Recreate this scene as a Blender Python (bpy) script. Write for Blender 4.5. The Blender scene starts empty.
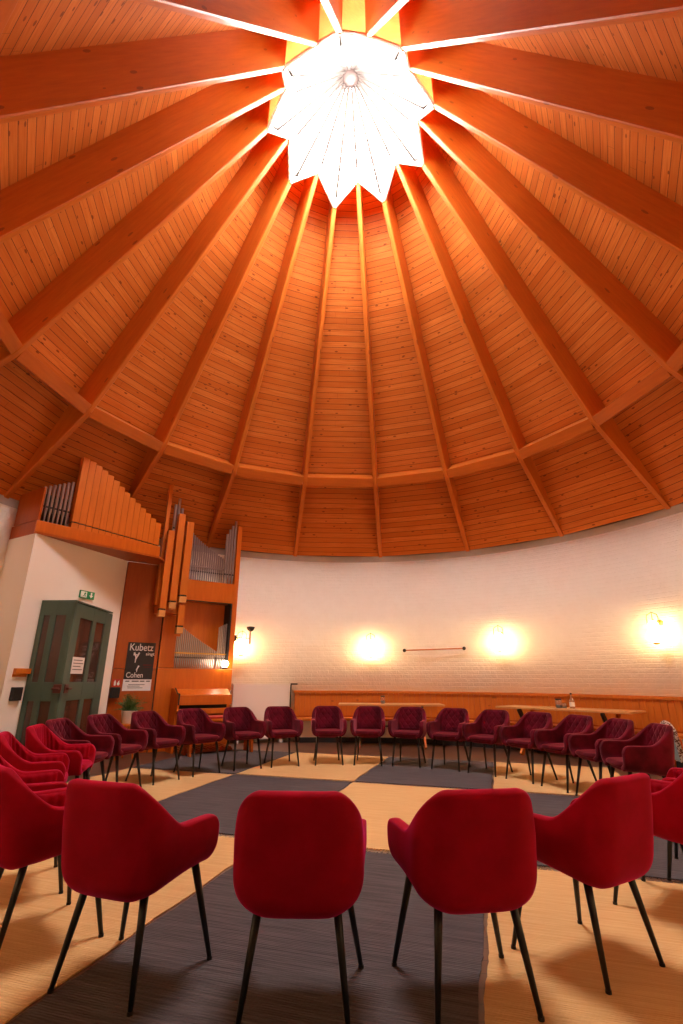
import bpy, bmesh, math, random
from mathutils import Vector, Matrix
random.seed(7)
SC = bpy.context.scene
COL = SC.collection
PI = math.pi
CY = 5.683            # room centre (0, CY); the camera stands at (0, 0)
RW = 5.8215            # radius of the round wall
NB = 18               # rafters
PH = -0.2310          # azimuth of rafter 0 (from +y towards +x)
STEP = 2 * PI / NB

# ------------------------------------------------------------------ materials
def mat(name):
    m = bpy.data.materials.new(name); m.use_nodes = True
    nt = m.node_tree; nt.nodes.clear()
    out = nt.nodes.new('ShaderNodeOutputMaterial'); b = nt.nodes.new('ShaderNodeBsdfPrincipled')
    nt.links.new(b.outputs[0], out.inputs[0])
    return m, nt, b
def N(nt, t, **kw):
    n = nt.nodes.new(t)
    for k, v in kw.items(): setattr(n, k, v)
    return n
def lk(nt, a, b): nt.links.new(a, b)
def sock(nt, s, v):
    if hasattr(v, 'is_linked') or hasattr(v, 'links'): nt.links.new(v, s)
    else: s.default_value = v
def math_(nt, op, a, b=0.0, c=None):
    n = N(nt, 'ShaderNodeMath', operation=op); sock(nt, n.inputs[0], a); sock(nt, n.inputs[1], b)
    if c is not None: sock(nt, n.inputs[2], c)
    return n.outputs[0]
def mixc(nt, f, a, b, mode='MIX'):
    n = N(nt, 'ShaderNodeMix', data_type='RGBA', blend_type=mode)
    sock(nt, n.inputs[0], f); sock(nt, n.inputs[6], a); sock(nt, n.inputs[7], b)
    return n.outputs[2]
def col(r, g, b): return (r, g, b, 1)
def srgb(r, g, b):
    f = lambda c: (c / 255 / 12.92) if c <= 10 else ((c / 255 + .055) / 1.055) ** 2.4
    return (f(r), f(g), f(b), 1)
def coords(nt, kind='Object', scale=(1, 1, 1)):
    t = N(nt, 'ShaderNodeTexCoord'); m = N(nt, 'ShaderNodeMapping'); m.inputs['Scale'].default_value = scale
    lk(nt, t.outputs[kind], m.inputs[0]); return m.outputs[0]
def noise(nt, vec, scale, detail=3, rough=.5):
    n = N(nt, 'ShaderNodeTexNoise'); lk(nt, vec, n.inputs['Vector'])
    n.inputs['Scale'].default_value = scale; n.inputs['Detail'].default_value = detail; n.inputs['Roughness'].default_value = rough
    return n.outputs['Fac']
def ramp(nt, f, p0, p1):
    n = N(nt, 'ShaderNodeMapRange'); lk(nt, f, n.inputs[0]); n.inputs[1].default_value = p0; n.inputs[2].default_value = p1
    return n.outputs[0]
def bump(nt, b, h, strength=.3, dist=.01):
    n = N(nt, 'ShaderNodeBump'); lk(nt, h, n.inputs['Height']); n.inputs['Strength'].default_value = strength
    n.inputs['Distance'].default_value = dist; lk(nt, n.outputs[0], b.inputs['Normal'])
def simple(name, c, rough=.5, metal=0, spec=.5, var=.0, vscale=8):
    m, nt, b = mat(name)
    b.inputs['Roughness'].default_value = rough; b.inputs['Metallic'].default_value = metal
    b.inputs['Specular IOR Level'].default_value = spec
    if var:
        f = noise(nt, coords(nt), vscale, 4)
        lk(nt, mixc(nt, f, col(*[x * (1 - var) for x in c[:3]]), col(*[min(1, x * (1 + var)) for x in c[:3]])), b.inputs['Base Color'])
    else: b.inputs['Base Color'].default_value = c
    return m
def emit(name, c, s):
    m = bpy.data.materials.new(name); m.use_nodes = True; nt = m.node_tree; nt.nodes.clear()
    o = nt.nodes.new('ShaderNodeOutputMaterial'); e = nt.nodes.new('ShaderNodeEmission')
    e.inputs[0].default_value = c; e.inputs[1].default_value = s; lk(nt, e.outputs[0], o.inputs[0]); return m

def deck_mat():
    m, nt, b = mat('deck_boards')
    t = N(nt, 'ShaderNodeUVMap'); sp = N(nt, 'ShaderNodeSeparateXYZ'); lk(nt, t.outputs[0], sp.inputs[0])
    u, v = sp.outputs[0], sp.outputs[1]
    vv = math_(nt, 'DIVIDE', v, .118); idx = math_(nt, 'FLOOR', vv); fr = math_(nt, 'FRACT', vv)
    bay = math_(nt, 'FLOOR', math_(nt, 'DIVIDE', u, 20.0))
    seed = math_(nt, 'ADD', math_(nt, 'MULTIPLY', idx, 7.31), math_(nt, 'MULTIPLY', bay, 131.7))
    wn = N(nt, 'ShaderNodeTexWhiteNoise', noise_dimensions='1D'); lk(nt, seed, wn.inputs['W']); rnd = wn.outputs['Value']
    uo = math_(nt, 'ADD', u, math_(nt, 'MULTIPLY', rnd, 37.0))
    jn = math_(nt, 'FRACT', math_(nt, 'DIVIDE', uo, 3.1)); joint = math_(nt, 'MULTIPLY', math_(nt, 'LESS_THAN', jn, .0015), .5)
    cb = N(nt, 'ShaderNodeCombineXYZ'); lk(nt, math_(nt, 'MULTIPLY', uo, 1.6), cb.inputs[0]); lk(nt, math_(nt, 'MULTIPLY', v, 28.0), cb.inputs[1])
    lk(nt, seed, cb.inputs[2])
    g = noise(nt, cb.outputs[0], 1.5, 5, .6)
    cb2 = N(nt, 'ShaderNodeCombineXYZ'); lk(nt, math_(nt, 'MULTIPLY', uo, 4.4), cb2.inputs[0]); lk(nt, math_(nt, 'MULTIPLY', v, 10.2), cb2.inputs[1])
    vo = N(nt, 'ShaderNodeTexVoronoi'); lk(nt, cb2.outputs[0], vo.inputs['Vector']); vo.inputs['Scale'].default_value = 1.0
    kn = math_(nt, 'LESS_THAN', vo.outputs['Distance'], .15)
    sel = N(nt, 'ShaderNodeSeparateColor'); lk(nt, vo.outputs['Color'], sel.inputs[0])
    knot = math_(nt, 'MULTIPLY', kn, math_(nt, 'GREATER_THAN', sel.outputs[0], .42))
    c = mixc(nt, rnd, col(.48, .122, .015), col(.65, .202, .038))
    c = mixc(nt, ramp(nt, g, .35, .75), c, col(.47, .100, .008))
    c = mixc(nt, math_(nt, 'MULTIPLY', knot, .8), c, col(.15, .030, .004))
    groove = math_(nt, 'LESS_THAN', fr, .07)
    c = mixc(nt, math_(nt, 'MAXIMUM', groove, joint), c, col(.085, .018, .004))
    lk(nt, c, b.inputs['Base Color']); b.inputs['Roughness'].default_value = .5
    b.inputs['Specular IOR Level'].default_value = .2
    h = math_(nt, 'SUBTRACT', 1.0, groove); bump(nt, b, h, .6, .012)
    return m
def timber_mat(name, c0, c1, along=(1.2, 14, 14), knots=True, rough=.45):
    m, nt, b = mat(name)
    v = coords(nt, 'Object', along); g = noise(nt, v, 2.0, 5, .6)
    g2 = noise(nt, coords(nt, 'Object', (.8, .8, .8)), 1.2, 2)
    c = mixc(nt, ramp(nt, g, .3, .75), c0, c1)
    c = mixc(nt, math_(nt, 'MULTIPLY', g2, .35), c, col(*[x * .6 for x in c0[:3]]))
    if knots:
        vo = N(nt, 'ShaderNodeTexVoronoi'); lk(nt, coords(nt, 'Object', (2.2, 7, 7)), vo.inputs['Vector']); vo.inputs['Scale'].default_value = 1
        sel = N(nt, 'ShaderNodeSeparateColor'); lk(nt, vo.outputs['Color'], sel.inputs[0])
        k = math_(nt, 'MULTIPLY', math_(nt, 'LESS_THAN', vo.outputs['Distance'], .12), math_(nt, 'GREATER_THAN', sel.outputs[0], .7))
        c = mixc(nt, math_(nt, 'MULTIPLY', k, .6), c, col(.14, .035, .008))
    lk(nt, c, b.inputs['Base Color']); b.inputs['Roughness'].default_value = rough; b.inputs['Specular IOR Level'].default_value = .4
    return m
def brick_mat():
    m, nt, b = mat('painted_brick')
    t = N(nt, 'ShaderNodeUVMap'); br = N(nt, 'ShaderNodeTexBrick'); lk(nt, t.outputs[0], br.inputs['Vector'])
    br.inputs['Scale'].default_value = 1; br.inputs['Brick Width'].default_value = .25; br.inputs['Row Height'].default_value = .08
    br.inputs['Mortar Size'].default_value = .010; br.inputs['Mortar Smooth'].default_value = 1.0; br.inputs['Bias'].default_value = 0
    n = noise(nt, coords(nt, 'Object'), 6, 4); n2 = noise(nt, coords(nt, 'Object'), 30, 3)
    c = mixc(nt, n, col(.86, .78, .67), col(.91, .85, .75)); lk(nt, c, b.inputs['Base Color'])
    h = math_(nt, 'ADD', math_(nt, 'MULTIPLY', br.outputs['Fac'], -.45), math_(nt, 'ADD', math_(nt, 'MULTIPLY', n, 1.6), math_(nt, 'MULTIPLY', n2, .5)))
    bump(nt, b, h, .45, .02); b.inputs['Roughness'].default_value = .6; b.inputs['Specular IOR Level'].default_value = .3
    return m
def velvet(name, c, dark, tint):
    m, nt, b = mat(name)
    f = noise(nt, coords(nt, 'Object'), 5.5, 3, .55); f2 = noise(nt, coords(nt, 'Object'), 90, 2)
    cc = mixc(nt, ramp(nt, f, .38, .66), dark, c); cc = mixc(nt, math_(nt, 'MULTIPLY', f2, .25), cc, dark)
    lk(nt, cc, b.inputs['Base Color']); b.inputs['Roughness'].default_value = .85; b.inputs['Specular IOR Level'].default_value = .12
    b.inputs['Sheen Weight'].default_value = .55; b.inputs['Sheen Roughness'].default_value = .35; b.inputs['Sheen Tint'].default_value = tint
    return m
def rug_mat(name, c0, c1, fleck):
    m, nt, b = mat(name)
    w = noise(nt, coords(nt, 'Object', (2.2, 60, 1)), 1.0, 4, .65); n = noise(nt, coords(nt, 'Object'), 1.4, 3)
    fl = noise(nt, coords(nt, 'Object', (14, 60, 1)), 1.0, 2)
    c = mixc(nt, ramp(nt, w, .36, .64), c0, c1); c = mixc(nt, math_(nt, 'MULTIPLY', n, .35), c, c0)
    c = mixc(nt, math_(nt, 'MULTIPLY', math_(nt, 'GREATER_THAN', fl, .70), .55), c, fleck)
    lk(nt, c, b.inputs['Base Color']); b.inputs['Roughness'].default_value = .95; b.inputs['Specular IOR Level'].default_value = .1
    wv = N(nt, 'ShaderNodeTexWave', bands_direction='Y'); lk(nt, coords(nt, 'Object'), wv.inputs['Vector'])
    wv.inputs['Scale'].default_value = 22; wv.inputs['Distortion'].default_value = 1.5
    bump(nt, b, math_(nt, 'ADD', wv.outputs['Fac'], w), .5, .006)
    return m
def floor_mat():
    m, nt, b = mat('parquet')
    br = N(nt, 'ShaderNodeTexBrick'); lk(nt, coords(nt, 'Object'), br.inputs['Vector']); br.inputs['Scale'].default_value = 1
    br.inputs['Brick Width'].default_value = .9; br.inputs['Row Height'].default_value = .11; br.inputs['Mortar Size'].default_value = .003
    br.inputs['Color1'].default_value = col(.125, .050, .026); br.inputs['Color2'].default_value = col(.085, .032, .018); br.inputs['Mortar'].default_value = col(.03, .012, .008)
    g = noise(nt, coords(nt, 'Object', (2, 26, 1)), 2, 4)
    lk(nt, mixc(nt, math_(nt, 'MULTIPLY', g, .5), br.outputs['Color'], col(.06, .022, .012)), b.inputs['Base Color'])
    b.inputs['Roughness'].default_value = .42
    return m
M = {}
M['deck'] = deck_mat()
M['rafter'] = timber_mat('rafter_timber', col(.60, .150, .011), col(.47, .104, .007))
M['strut'] = timber_mat('strut_timber', col(.56, .130, .009), col(.44, .092, .006))
M['brick'] = brick_mat()
M['plaster'] = simple('white_plaster', col(.85, .77, .69), .7, spec=.2, var=.03, vscale=3)
M['concrete'] = simple('grey_concrete', col(.42, .37, .34), .8, var=.15, vscale=5)
M['floor'] = floor_mat()
M['bar'] = simple('darkened_bar', col(.040, .030, .026), .8, spec=.1)  # pale bars coloured dark so they show against the glowing panes
M['white_frame'] = simple('white_painted_bar', col(.80, .74, .68), .5)
M['fascia'] = timber_mat('dark_fascia', col(.42, .17, .06), col(.28, .10, .03))
M['hub'] = simple('pink_grey_hub', col(.055, .036, .032), .8, spec=.1)  # hub darkened in colour like the bars, against the panes' glow
M['tube'] = simple('grey_tube', col(.45, .34, .31), .5)
M['glass_sky'] = emit('daylight_emitting_glazing', col(1, .95, .91), 80.0)  # panes emit the daylight themselves in place of the sky above
M['crimson'] = velvet('crimson_velvet', col(.35, .000, .015), col(.26, .000, .008), col(1, .03, .30))
M['burgundy'] = velvet('burgundy_velvet', col(.150, .004, .018), col(.065, .002, .008), col(.95, .22, .30))
M['leg'] = simple('black_metal', col(.012, .011, .010), .38, spec=.4)
M['rug_grey'] = rug_mat('grey_rag_weave', col(.058, .047, .051), col(.118, .097, .101), col(.05, .04, .045))
M['rug_beige'] = rug_mat('beige_rag_weave', col(.54, .315, .130), col(.64, .405, .19), col(.50, .30, .13))
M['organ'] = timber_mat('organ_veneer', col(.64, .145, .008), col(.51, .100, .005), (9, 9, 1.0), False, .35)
M['organ_dark'] = timber_mat('organ_shade_veneer', col(.45, .086, .006), col(.35, .060, .004), (9, 9, 1.0), False, .35)  # side panel's shade under the gallery is put into this darker veneer
M['pipe_wood'] = timber_mat('pipe_pine', col(.68, .175, .012), col(.55, .125, .008), (12, 12, 1.0), False, .4)
M['pipe_foot'] = simple('pale_pipe_foot', col(.66, .30, .08), .5, var=.1)
M['tin'] = simple('pipe_tin', col(.42, .37, .36), .34, metal=.85, var=.12, vscale=3)
M['black'] = simple('matt_black', col(.012, .010, .010), .6)
M['void'] = simple('dark_interior', col(.018, .008, .005), .9)  # near-black colour stands in for the shade inside hollows
M['brass'] = simple('brass', col(.55, .30, .07), .3, metal=.9)
M['iron'] = simple('dark_iron', col(.03, .026, .024), .45, metal=.5)
M['green'] = simple('green_door_paint', col(.055, .100, .074), .45, var=.15, vscale=3)
M['pane'] = simple('dark_door_glass', col(.075, .036, .026), .08, spec=.6, var=.5, vscale=2)  # opaque dark colour stands in for the unlit hall behind the glass
M['handle'] = simple('reddish_handle', col(.10, .018, .012), .4)
M['paper'] = simple('white_paper', col(.80, .76, .76), .8)
M['ink'] = simple('printed_ink', col(.02, .018, .018), .8)
M['poster'] = simple('poster_black', col(.022, .014, .012), .6)
M['poster_text'] = simple('poster_white', col(.72, .64, .62), .8)
M['poster_red'] = simple('poster_dark_red', col(.09, .010, .008), .8)
M['sign_green'] = simple('exit_green', col(.010, .24, .080), .5)
M['sign_white'] = simple('exit_white', col(.80, .85, .78), .5)
M['sign_red'] = simple('fire_red', col(.50, .030, .012), .5)
M['bench'] = timber_mat('bench_pine', col(.60, .170, .019), col(.48, .118, .010), (14, 14, 1.2), True, .4)
M['table'] = timber_mat('table_oak', col(.64, .32, .13), col(.54, .26, .09), (1.4, 14, 10), False, .3)
M['trestle'] = timber_mat('trestle_wood', col(.72, .20, .016), col(.58, .14, .010), (6, 6, 3), False, .45)
M['radiator'] = simple('white_enamel', col(.78, .70, .66), .45)
M['red_pad'] = simple('red_cushion', col(.42, .020, .010), .8)
M['pot'] = simple('white_pot', col(.78, .68, .64), .4)
M['leaf'] = simple('fern_leaf', col(.055, .125, .022), .5, var=.5, vscale=30)
M['soil'] = simple('soil', col(.03, .018, .01), .9)
M['blue_cloth'] = simple('blue_grey_cloth', col(.20, .30, .36), .9, var=.25, vscale=25)
M['lamp_glass'] = emit('lit_lamp_glass', col(1, .62, .26), 31.0)
M['globe'] = emit('lit_globe', col(1, .80, .55), 30.0)
def clear_glass():
    m, nt, b = mat('jar_glass'); b.inputs['Base Color'].default_value = col(.9, .9, .88); b.inputs['Roughness'].default_value = .05
    b.inputs['Transmission Weight'].default_value = .85; b.inputs['IOR'].default_value = 1.3; return m
M['jar'] = clear_glass()
M['card'] = simple('pale_card', col(.75, .70, .64), .6)
def braid_mat():
    m, nt, b = mat('speckled_braid')
    vo = N(nt, 'ShaderNodeTexVoronoi'); lk(nt, coords(nt), vo.inputs['Vector']); vo.inputs['Scale'].default_value = 55
    sel = N(nt, 'ShaderNodeSeparateColor'); lk(nt, vo.outputs['Color'], sel.inputs[0])
    lk(nt, mixc(nt, math_(nt, 'GREATER_THAN', sel.outputs[0], .5), col(.55, .46, .40), col(.13, .055, .04)), b.inputs['Base Color'])
    b.inputs['Roughness'].default_value = .9; return m
M['braid'] = braid_mat()
M['orange_cloth'] = simple('orange_cloth', col(.70, .13, .015), .8)

# ------------------------------------------------------------------ mesh helpers
ROOTM = {}            # object name -> world matrix of a top-level object (for parts built in world space)
def link(name, me, m, parent=None):
    o = bpy.data.objects.new(name, me); COL.objects.link(o)
    if m is not None and not me.materials: me.materials.append(m)
    if parent is not None: o.parent = parent
    return o
def obj(name, bm, m, parent=None, smooth=False, world=False, recalc=True):
    """one mesh object; world=True: the bmesh is in world space and is brought into the parent's space"""
    if recalc: bmesh.ops.recalc_face_normals(bm, faces=bm.faces)
    if parent is not None and world:
        mw = ROOTM.get(parent.name)
        p = parent
        while mw is None: p = p.parent; mw = ROOTM.get(p.name)
        bm.transform(mw.inverted())
    me = bpy.data.meshes.new(name); bm.to_mesh(me); bm.free()
    if smooth:
        for p in me.polygons: p.use_smooth = True
    return link(name, me, m, parent)
def root(name, loc=(0, 0, 0), rz=0.0):
    o = bpy.data.objects.new(name, None); COL.objects.link(o); o.location = loc; o.rotation_euler = (0, 0, rz)
    o.empty_display_size = .1
    ROOTM[o.name] = Matrix.Translation(loc) @ Matrix.Rotation(rz, 4, 'Z'); return o
def tag(o, label=None, cat=None, group=None, kind=None):
    if label: o['label'] = label
    if cat: o['category'] = cat
    if group: o['group'] = group
    if kind: o['kind'] = kind
    return o
def settle(o):
    """move a single-mesh thing's origin to the middle of its base"""
    vs = [v.co for v in o.data.vertices]
    c = Vector(((min(v.x for v in vs) + max(v.x for v in vs)) / 2, (min(v.y for v in vs) + max(v.y for v in vs)) / 2, min(v.z for v in vs)))
    o.data.transform(Matrix.Translation(-c)); o.location = c; return o
def B(): return bmesh.new()
def box(bm, x0, x1, y0, y1, z0, z1, bev=0, mx=None):
    g = bmesh.ops.create_cube(bm, size=1)
    vs = g['verts']
    T = Matrix.Translation(((x0 + x1) / 2, (y0 + y1) / 2, (z0 + z1) / 2)) @ Matrix.Diagonal((abs(x1 - x0), abs(y1 - y0), abs(z1 - z0), 1))
    bmesh.ops.transform(bm, matrix=T, verts=vs)
    if bev:
        es = list({e for v in vs for e in v.link_edges})
        r = bmesh.ops.bevel(bm, geom=es, offset=bev, segments=2, affect='EDGES', profile=.6)
        vs = list({v for f in r['faces'] for v in f.verts} | {v for v in vs if v.is_valid})
    if mx is not None: bmesh.ops.transform(bm, matrix=mx, verts=vs)
    return vs
def tube(bm, p0, p1, r0, r1=None, seg=12, caps=True):
    r1 = r0 if r1 is None else r1
    p0, p1 = Vector(p0), Vector(p1); d = p1 - p0; L = d.length
    q = d.to_track_quat('Z', 'Y').to_matrix().to_4x4()
    bmesh.ops.create_cone(bm, cap_ends=caps, segments=seg, radius1=r0, radius2=r1, depth=L, matrix=Matrix.Translation((p0 + p1) / 2) @ q)
def path(bm, pts, r, seg=8):
    for a, b in zip(pts, pts[1:]): tube(bm, a, b, r, r, seg)
    for p in pts[1:-1]: bmesh.ops.create_uvsphere(bm, u_segments=seg, v_segments=6, radius=r, matrix=Matrix.Translation(p))
def lathe(bm, prof, c=(0, 0, 0), seg=20):
    rings = []
    for r, z in prof:
        rings.append([bm.verts.new((c[0] + r * math.cos(2 * PI * i / seg), c[1] + r * math.sin(2 * PI * i / seg), c[2] + z)) for i in range(seg)])
    for a, b in zip(rings, rings[1:]):
        for i in range(seg): bm.faces.new((a[i], a[(i + 1) % seg], b[(i + 1) % seg], b[i]))
    bm.faces.new(rings[0][::-1]); bm.faces.new(rings[-1])
def prism(bm, poly, z0, z1):
    a = [bm.verts.new((x, y, z0)) for x, y in poly]; b = [bm.verts.new((x, y, z1)) for x, y in poly]
    n = len(poly)
    for i in range(n): bm.faces.new((a[i], a[(i + 1) % n], b[(i + 1) % n], b[i]))
    bm.faces.new(a[::-1]); bm.faces.new(b)
def extrude_x(bm, prof, x0, x1):
    """profile of (y, z) points extruded along x"""
    a = [bm.verts.new((x0, y, z)) for y, z in prof]; b = [bm.verts.new((x1, y, z)) for y, z in prof]; n = len(prof)
    for i in range(n): bm.faces.new((a[i], a[(i + 1) % n], b[(i + 1) % n], b[i]))
    bm.faces.new(a[::-1]); bm.faces.new(b)
def polar(r, az, z=0.0): return Vector((r * math.sin(az), CY + r * math.cos(az), z))
def bake(o):
    """apply the modifiers of o into its mesh"""
    dg = bpy.context.evaluated_depsgraph_get(); me = bpy.data.meshes.new_from_object(o.evaluated_get(dg))
    o.modifiers.clear(); o.data = me; return o

# ------------------------------------------------------------------ setting
bm = B()
prism(bm, [(RW * 1.06 * math.sin(i * 2 * PI / 72), CY + RW * 1.06 * math.cos(i * 2 * PI / 72)) for i in range(72)][::-1], -.12, 0)
box(bm, -1.5, 1.5, -2.0, .5, -.12, -.0005)
tag(obj('floor', bm, M['floor']), kind='structure')

def wall_arc(a0, a1, z0, z1, r0=RW, th=.30, n=None):
    n = n or max(2, int(abs(a1 - a0) / math.radians(2.5)))
    bm = B(); uvl = bm.loops.layers.uv.new('UVMap'); rows = []
    for i in range(n + 1):
        a = a0 + (a1 - a0) * i / n
        rows.append([bm.verts.new(polar(r, a, z)) for r, z in ((r0, z0), (r0, z1), (r0 + th, z1), (r0 + th, z0))])
    for i in range(n):
        for k in range(4):
            f = bm.faces.new((rows[i][k], rows[i + 1][k], rows[i + 1][(k + 1) % 4], rows[i][(k + 1) % 4]))
            for l in f.loops:
                p = l.vert.co; a = math.atan2(p.x, p.y - CY)
                if a < -2.9 and a0 > 0: a += 2 * PI
                l[uvl].uv = (a * r0, p.z)
    bm.faces.new(rows[0][::-1]); bm.faces.new(rows[-1])
    return bm
GAP = math.radians(13.5)
tag(obj('wall_back', wall_arc(-PI + GAP, PI - GAP, 0, 3.87), M['brick'], smooth=False), kind='structure')
for p in bpy.data.objects['wall_back'].data.polygons: p.use_smooth = abs(p.normal.z) < .5
# the doorway recess the photographer stands in
bm = B()
box(bm, -1.65, -1.37, -2.0, .36, 0, 2.75); box(bm, 1.37, 1.65, -2.0, .36, 0, 2.75); box(bm, -1.65, 1.65, -2.2, -2.0, 0, 2.75)
box(bm, -1.65, 1.65, -2.2, .36, 2.75, 2.9); box(bm, -1.45, 1.45, .06, .33, 2.9, 3.87)
tag(obj('wall_front', bm, M['plaster']), kind='structure')
bm = wall_arc(-PI, PI, 3.87, 4.45, RW - .004, .34)
bmesh.ops.remove_doubles(bm, verts=bm.verts, dist=1e-4)
tag(obj('trim_1', bm, M['concrete']), kind='structure')

# roof: line of the rafters' undersides, and the boarding a little above it
RR, ZR = 4.408, 5.315
SL = 1.445
DV = .735
def zbot(r): return ZR + (RR - r) * SL
def zdeck(r): return zbot(r) + DV + (RW - r) * .06
R_HI, R_LO = 1.0, RW
bm = B(); uvl = bm.loops.layers.uv.new('UVMap')
UP = Vector((0, 0, 1))
for k in range(NB):
    a0, a1 = PH + k * STEP, PH + (k + 1) * STEP
    q = [polar(R_LO, a0, zdeck(R_LO)), polar(R_LO, a1, zdeck(R_LO)), polar(R_HI, a1, zdeck(R_HI)), polar(R_HI, a0, zdeck(R_HI))]
    vs = [bm.verts.new(p) for p in q]; f = bm.faces.new(vs)
    e = (q[1] - q[0]).normalized(); nrm = e.cross(q[3] - q[0]).normalized(); vdir = nrm.cross(e)
    for l in f.loops:
        d = l.vert.co - q[0]; l[uvl].uv = (k * 20 + 5 + d.dot(e), 30 + d.dot(vdir))
    # outer skin, so the roof is a solid shell
    so = [bm.verts.new(polar(RW * 1.07, a, zdeck(R_LO) + .01)) for a in (a0, a1)]
    vo = [bm.verts.new(p) for p in (polar(RW * 1.07, a0, zdeck(R_LO) + .25), polar(RW * 1.07, a1, zdeck(R_LO) + .25), q[2] + Vector((0, 0, .25)), q[3] + Vector((0, 0, .25)))]
    bm.faces.new(vo[::-1]); bm.faces.new((vs[1], vs[0], so[0], so[1])); bm.faces.new((so[1], so[0], vo[0], vo[1])); bm.faces.new((vs[2], vs[3], vo[3], vo[2]))
tag(obj('ceiling', bm, M['deck'], recalc=False), kind='structure')

ORD = ['first', 'second', 'third', 'fourth', 'fifth', 'sixth', 'seventh', 'eighth', 'ninth', 'tenth']
R_TIP, R_INN = 1.363, 1.116
Z_TIP, Z_INN = 9.699, 10.107
BW = .087                                  # rafter width
def rafter(k):
    a = PH + k * STEP
    rt, zt = (R_TIP, Z_TIP) if k % 2 == 0 else (R_INN, Z_INN)
    # profile in (r, z): underside from the skylight to the bend, tapering up to the wall; top hidden in the boarding
    prof = [(rt, zt), (RR, ZR), (RW + .03, 3.95), (RW + .03, zdeck(RW + .03) + .03), (rt - .02, zdeck(rt - .02) + .03)]
    o = root('tmp', polar(RR, a, ZR), 0)
    del ROOTM[o.name]; bpy.data.objects.remove(o)
    bm = B(); t = Vector((math.cos(a), -math.sin(a), 0))
    # local x runs down the slope so the timber grain follows the rafter
    X = (polar(RR, a, ZR) - polar(rt, a, zt)).normalized(); Y = t; Z = X.cross(Y)
    mw = Matrix((X, Y, Z)).transposed().to_4x4(); mw.translation = polar(RR, a, ZR)
    sides = []
    for s in (-1, 1): sides.append([bm.verts.new(polar(r, a, z) + t * (s * BW / 2)) for r, z in prof])
    n = len(prof)
    for i in range(n): bm.faces.new((sides[0][i], sides[0][(i + 1) % n], sides[1][(i + 1) % n], sides[1][i]))
    bm.faces.new(sides[0]); bm.faces.new(sides[1][::-1])
    es = [e for e in bm.edges if {v.index for v in e.verts} is not None and abs((e.verts[0].co - e.verts[1].co).dot(t)) < 1e-4 and min(e.verts[0].co.z - zbot(math.hypot(e.verts[0].co.x, e.verts[0].co.y - CY)), 9) < .2]
    bmesh.ops.bevel(bm, geom=es, offset=.012, segments=1, affect='EDGES')
    bm.transform(mw.inverted())
    bmesh.ops.recalc_face_normals(bm, faces=bm.faces)
    me = bpy.data.meshes.new('roof_rafter'); bm.to_mesh(me); bm.free()
    ob = link('roof_rafter', me, M['rafter']); ob.matrix_world = mw
    return ob
def side_of(k):                            # rafter 0 stands just left of the ceiling's middle line
    return (ORD[-k], 'left') if k <= 0 else (ORD[k - 1], 'right')
for k in range(-8, 10):
    o = rafter(k); w, s = side_of(k)
    tag(o, 'orange timber rafter fanning from the skylight, %s to the %s of the middle line' % (w, s), 'rafter', 'rafters of the round roof', 'structure')
for k in range(-8, 10):
    a = PH + (k + .5) * STEP; bm = B()
    half = RR * math.tan(STEP / 2) - BW / 2 * .97
    rc = RR * math.cos(STEP / 2) / math.cos(STEP / 2) * .985
    c = polar(RR * math.cos(STEP / 2), a, ZR)
    t = Vector((math.cos(a), -math.sin(a), 0)); dn = Vector((math.sin(a), math.cos(a), -SL)).normalized(); nn = t.cross(dn)
    if nn.z < 0: nn = -nn
    mw = Matrix((t, dn, nn)).transposed().to_4x4(); mw.translation = c
    half = RR * math.sin(STEP / 2) - BW / 2
    box(bm, -half, half, -.10, .09, .015, .40, .006)
    me_o = obj('roof_strut', bm, M['strut']); me_o.matrix_world = mw
    w, s = side_of(k if k < 0 else k + 1 if k > 0 else 0)
    lab = 'short timber strut between the two rafters at the ceiling middle line' if k == 0 else 'short orange timber strut, %s along the ring to the %s of the middle bay' % (ORD[abs(k) - 1], 'left' if k < 0 else 'right')
    tag(me_o, lab, 'strut', 'struts between the rafters', 'structure')

# skylight: folded star of light-emitting panes around a hub
SKY = root('window_1', (0, CY, Z_TIP)); tag(SKY, kind='structure')
hem = []
for k in range(NB):
    a = PH + k * STEP
    hem.append(polar(R_TIP if k % 2 == 0 else R_INN, a, (Z_TIP if k % 2 == 0 else Z_INN) + .05))
HUB = Vector((0, CY, 11.473))
for k in range(NB):
    bm = B(); h0 = HUB + (hem[k] - HUB) * .07; h1 = HUB + (hem[(k + 1) % NB] - HUB) * .07
    vs = [bm.verts.new(p) for p in (h0, hem[k], hem[(k + 1) % NB], h1)]; bm.faces.new(vs)
    bmesh.ops.solidify(bm, geom=bm.faces, thickness=.012)
    obj('pane', bm, M['glass_sky'], SKY, world=True)
for k in range(NB):
    bm = B(); p, q = HUB + (hem[k] - HUB) * .06, hem[k]; X = (q - p).normalized(); Y = UP.cross(X).normalized(); Z = X.cross(Y)
    fm = Matrix((X, Y, Z)).transposed().to_4x4(); fm.translation = p; box(bm, 0, (q - p).length * .955, -.021, .021, -.14, -.015, .004, fm); obj('glazing_bar', bm, M['bar'], SKY, world=True)
for k in range(NB):
    bm = B(); p, q = hem[k], hem[(k + 1) % NB]
    tube(bm, p - Vector((0, 0, .03)), q - Vector((0, 0, .03)), .032, .032, 6); obj('hem_bar', bm, M['white_frame'], SKY, world=True)
for k in range(NB):                        # upright fascia boards closing the gap between the star's hem and the boarding
    bm = B(); p, q = hem[k], hem[(k + 1) % NB]
    out = lambda v, rr: polar(rr, math.atan2(v.x, v.y - CY), zdeck(rr) + .05)
    pr = math.hypot(p.x, p.y - CY); qr = math.hypot(q.x, q.y - CY)
    vs = [bm.verts.new(x) for x in (p, q, out(q, qr), out(p, pr))]; bm.faces.new(vs)
    bmesh.ops.solidify(bm, geom=bm.faces, thickness=.03); obj('fascia_board', bm, M['fascia'], SKY, world=True)
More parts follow.
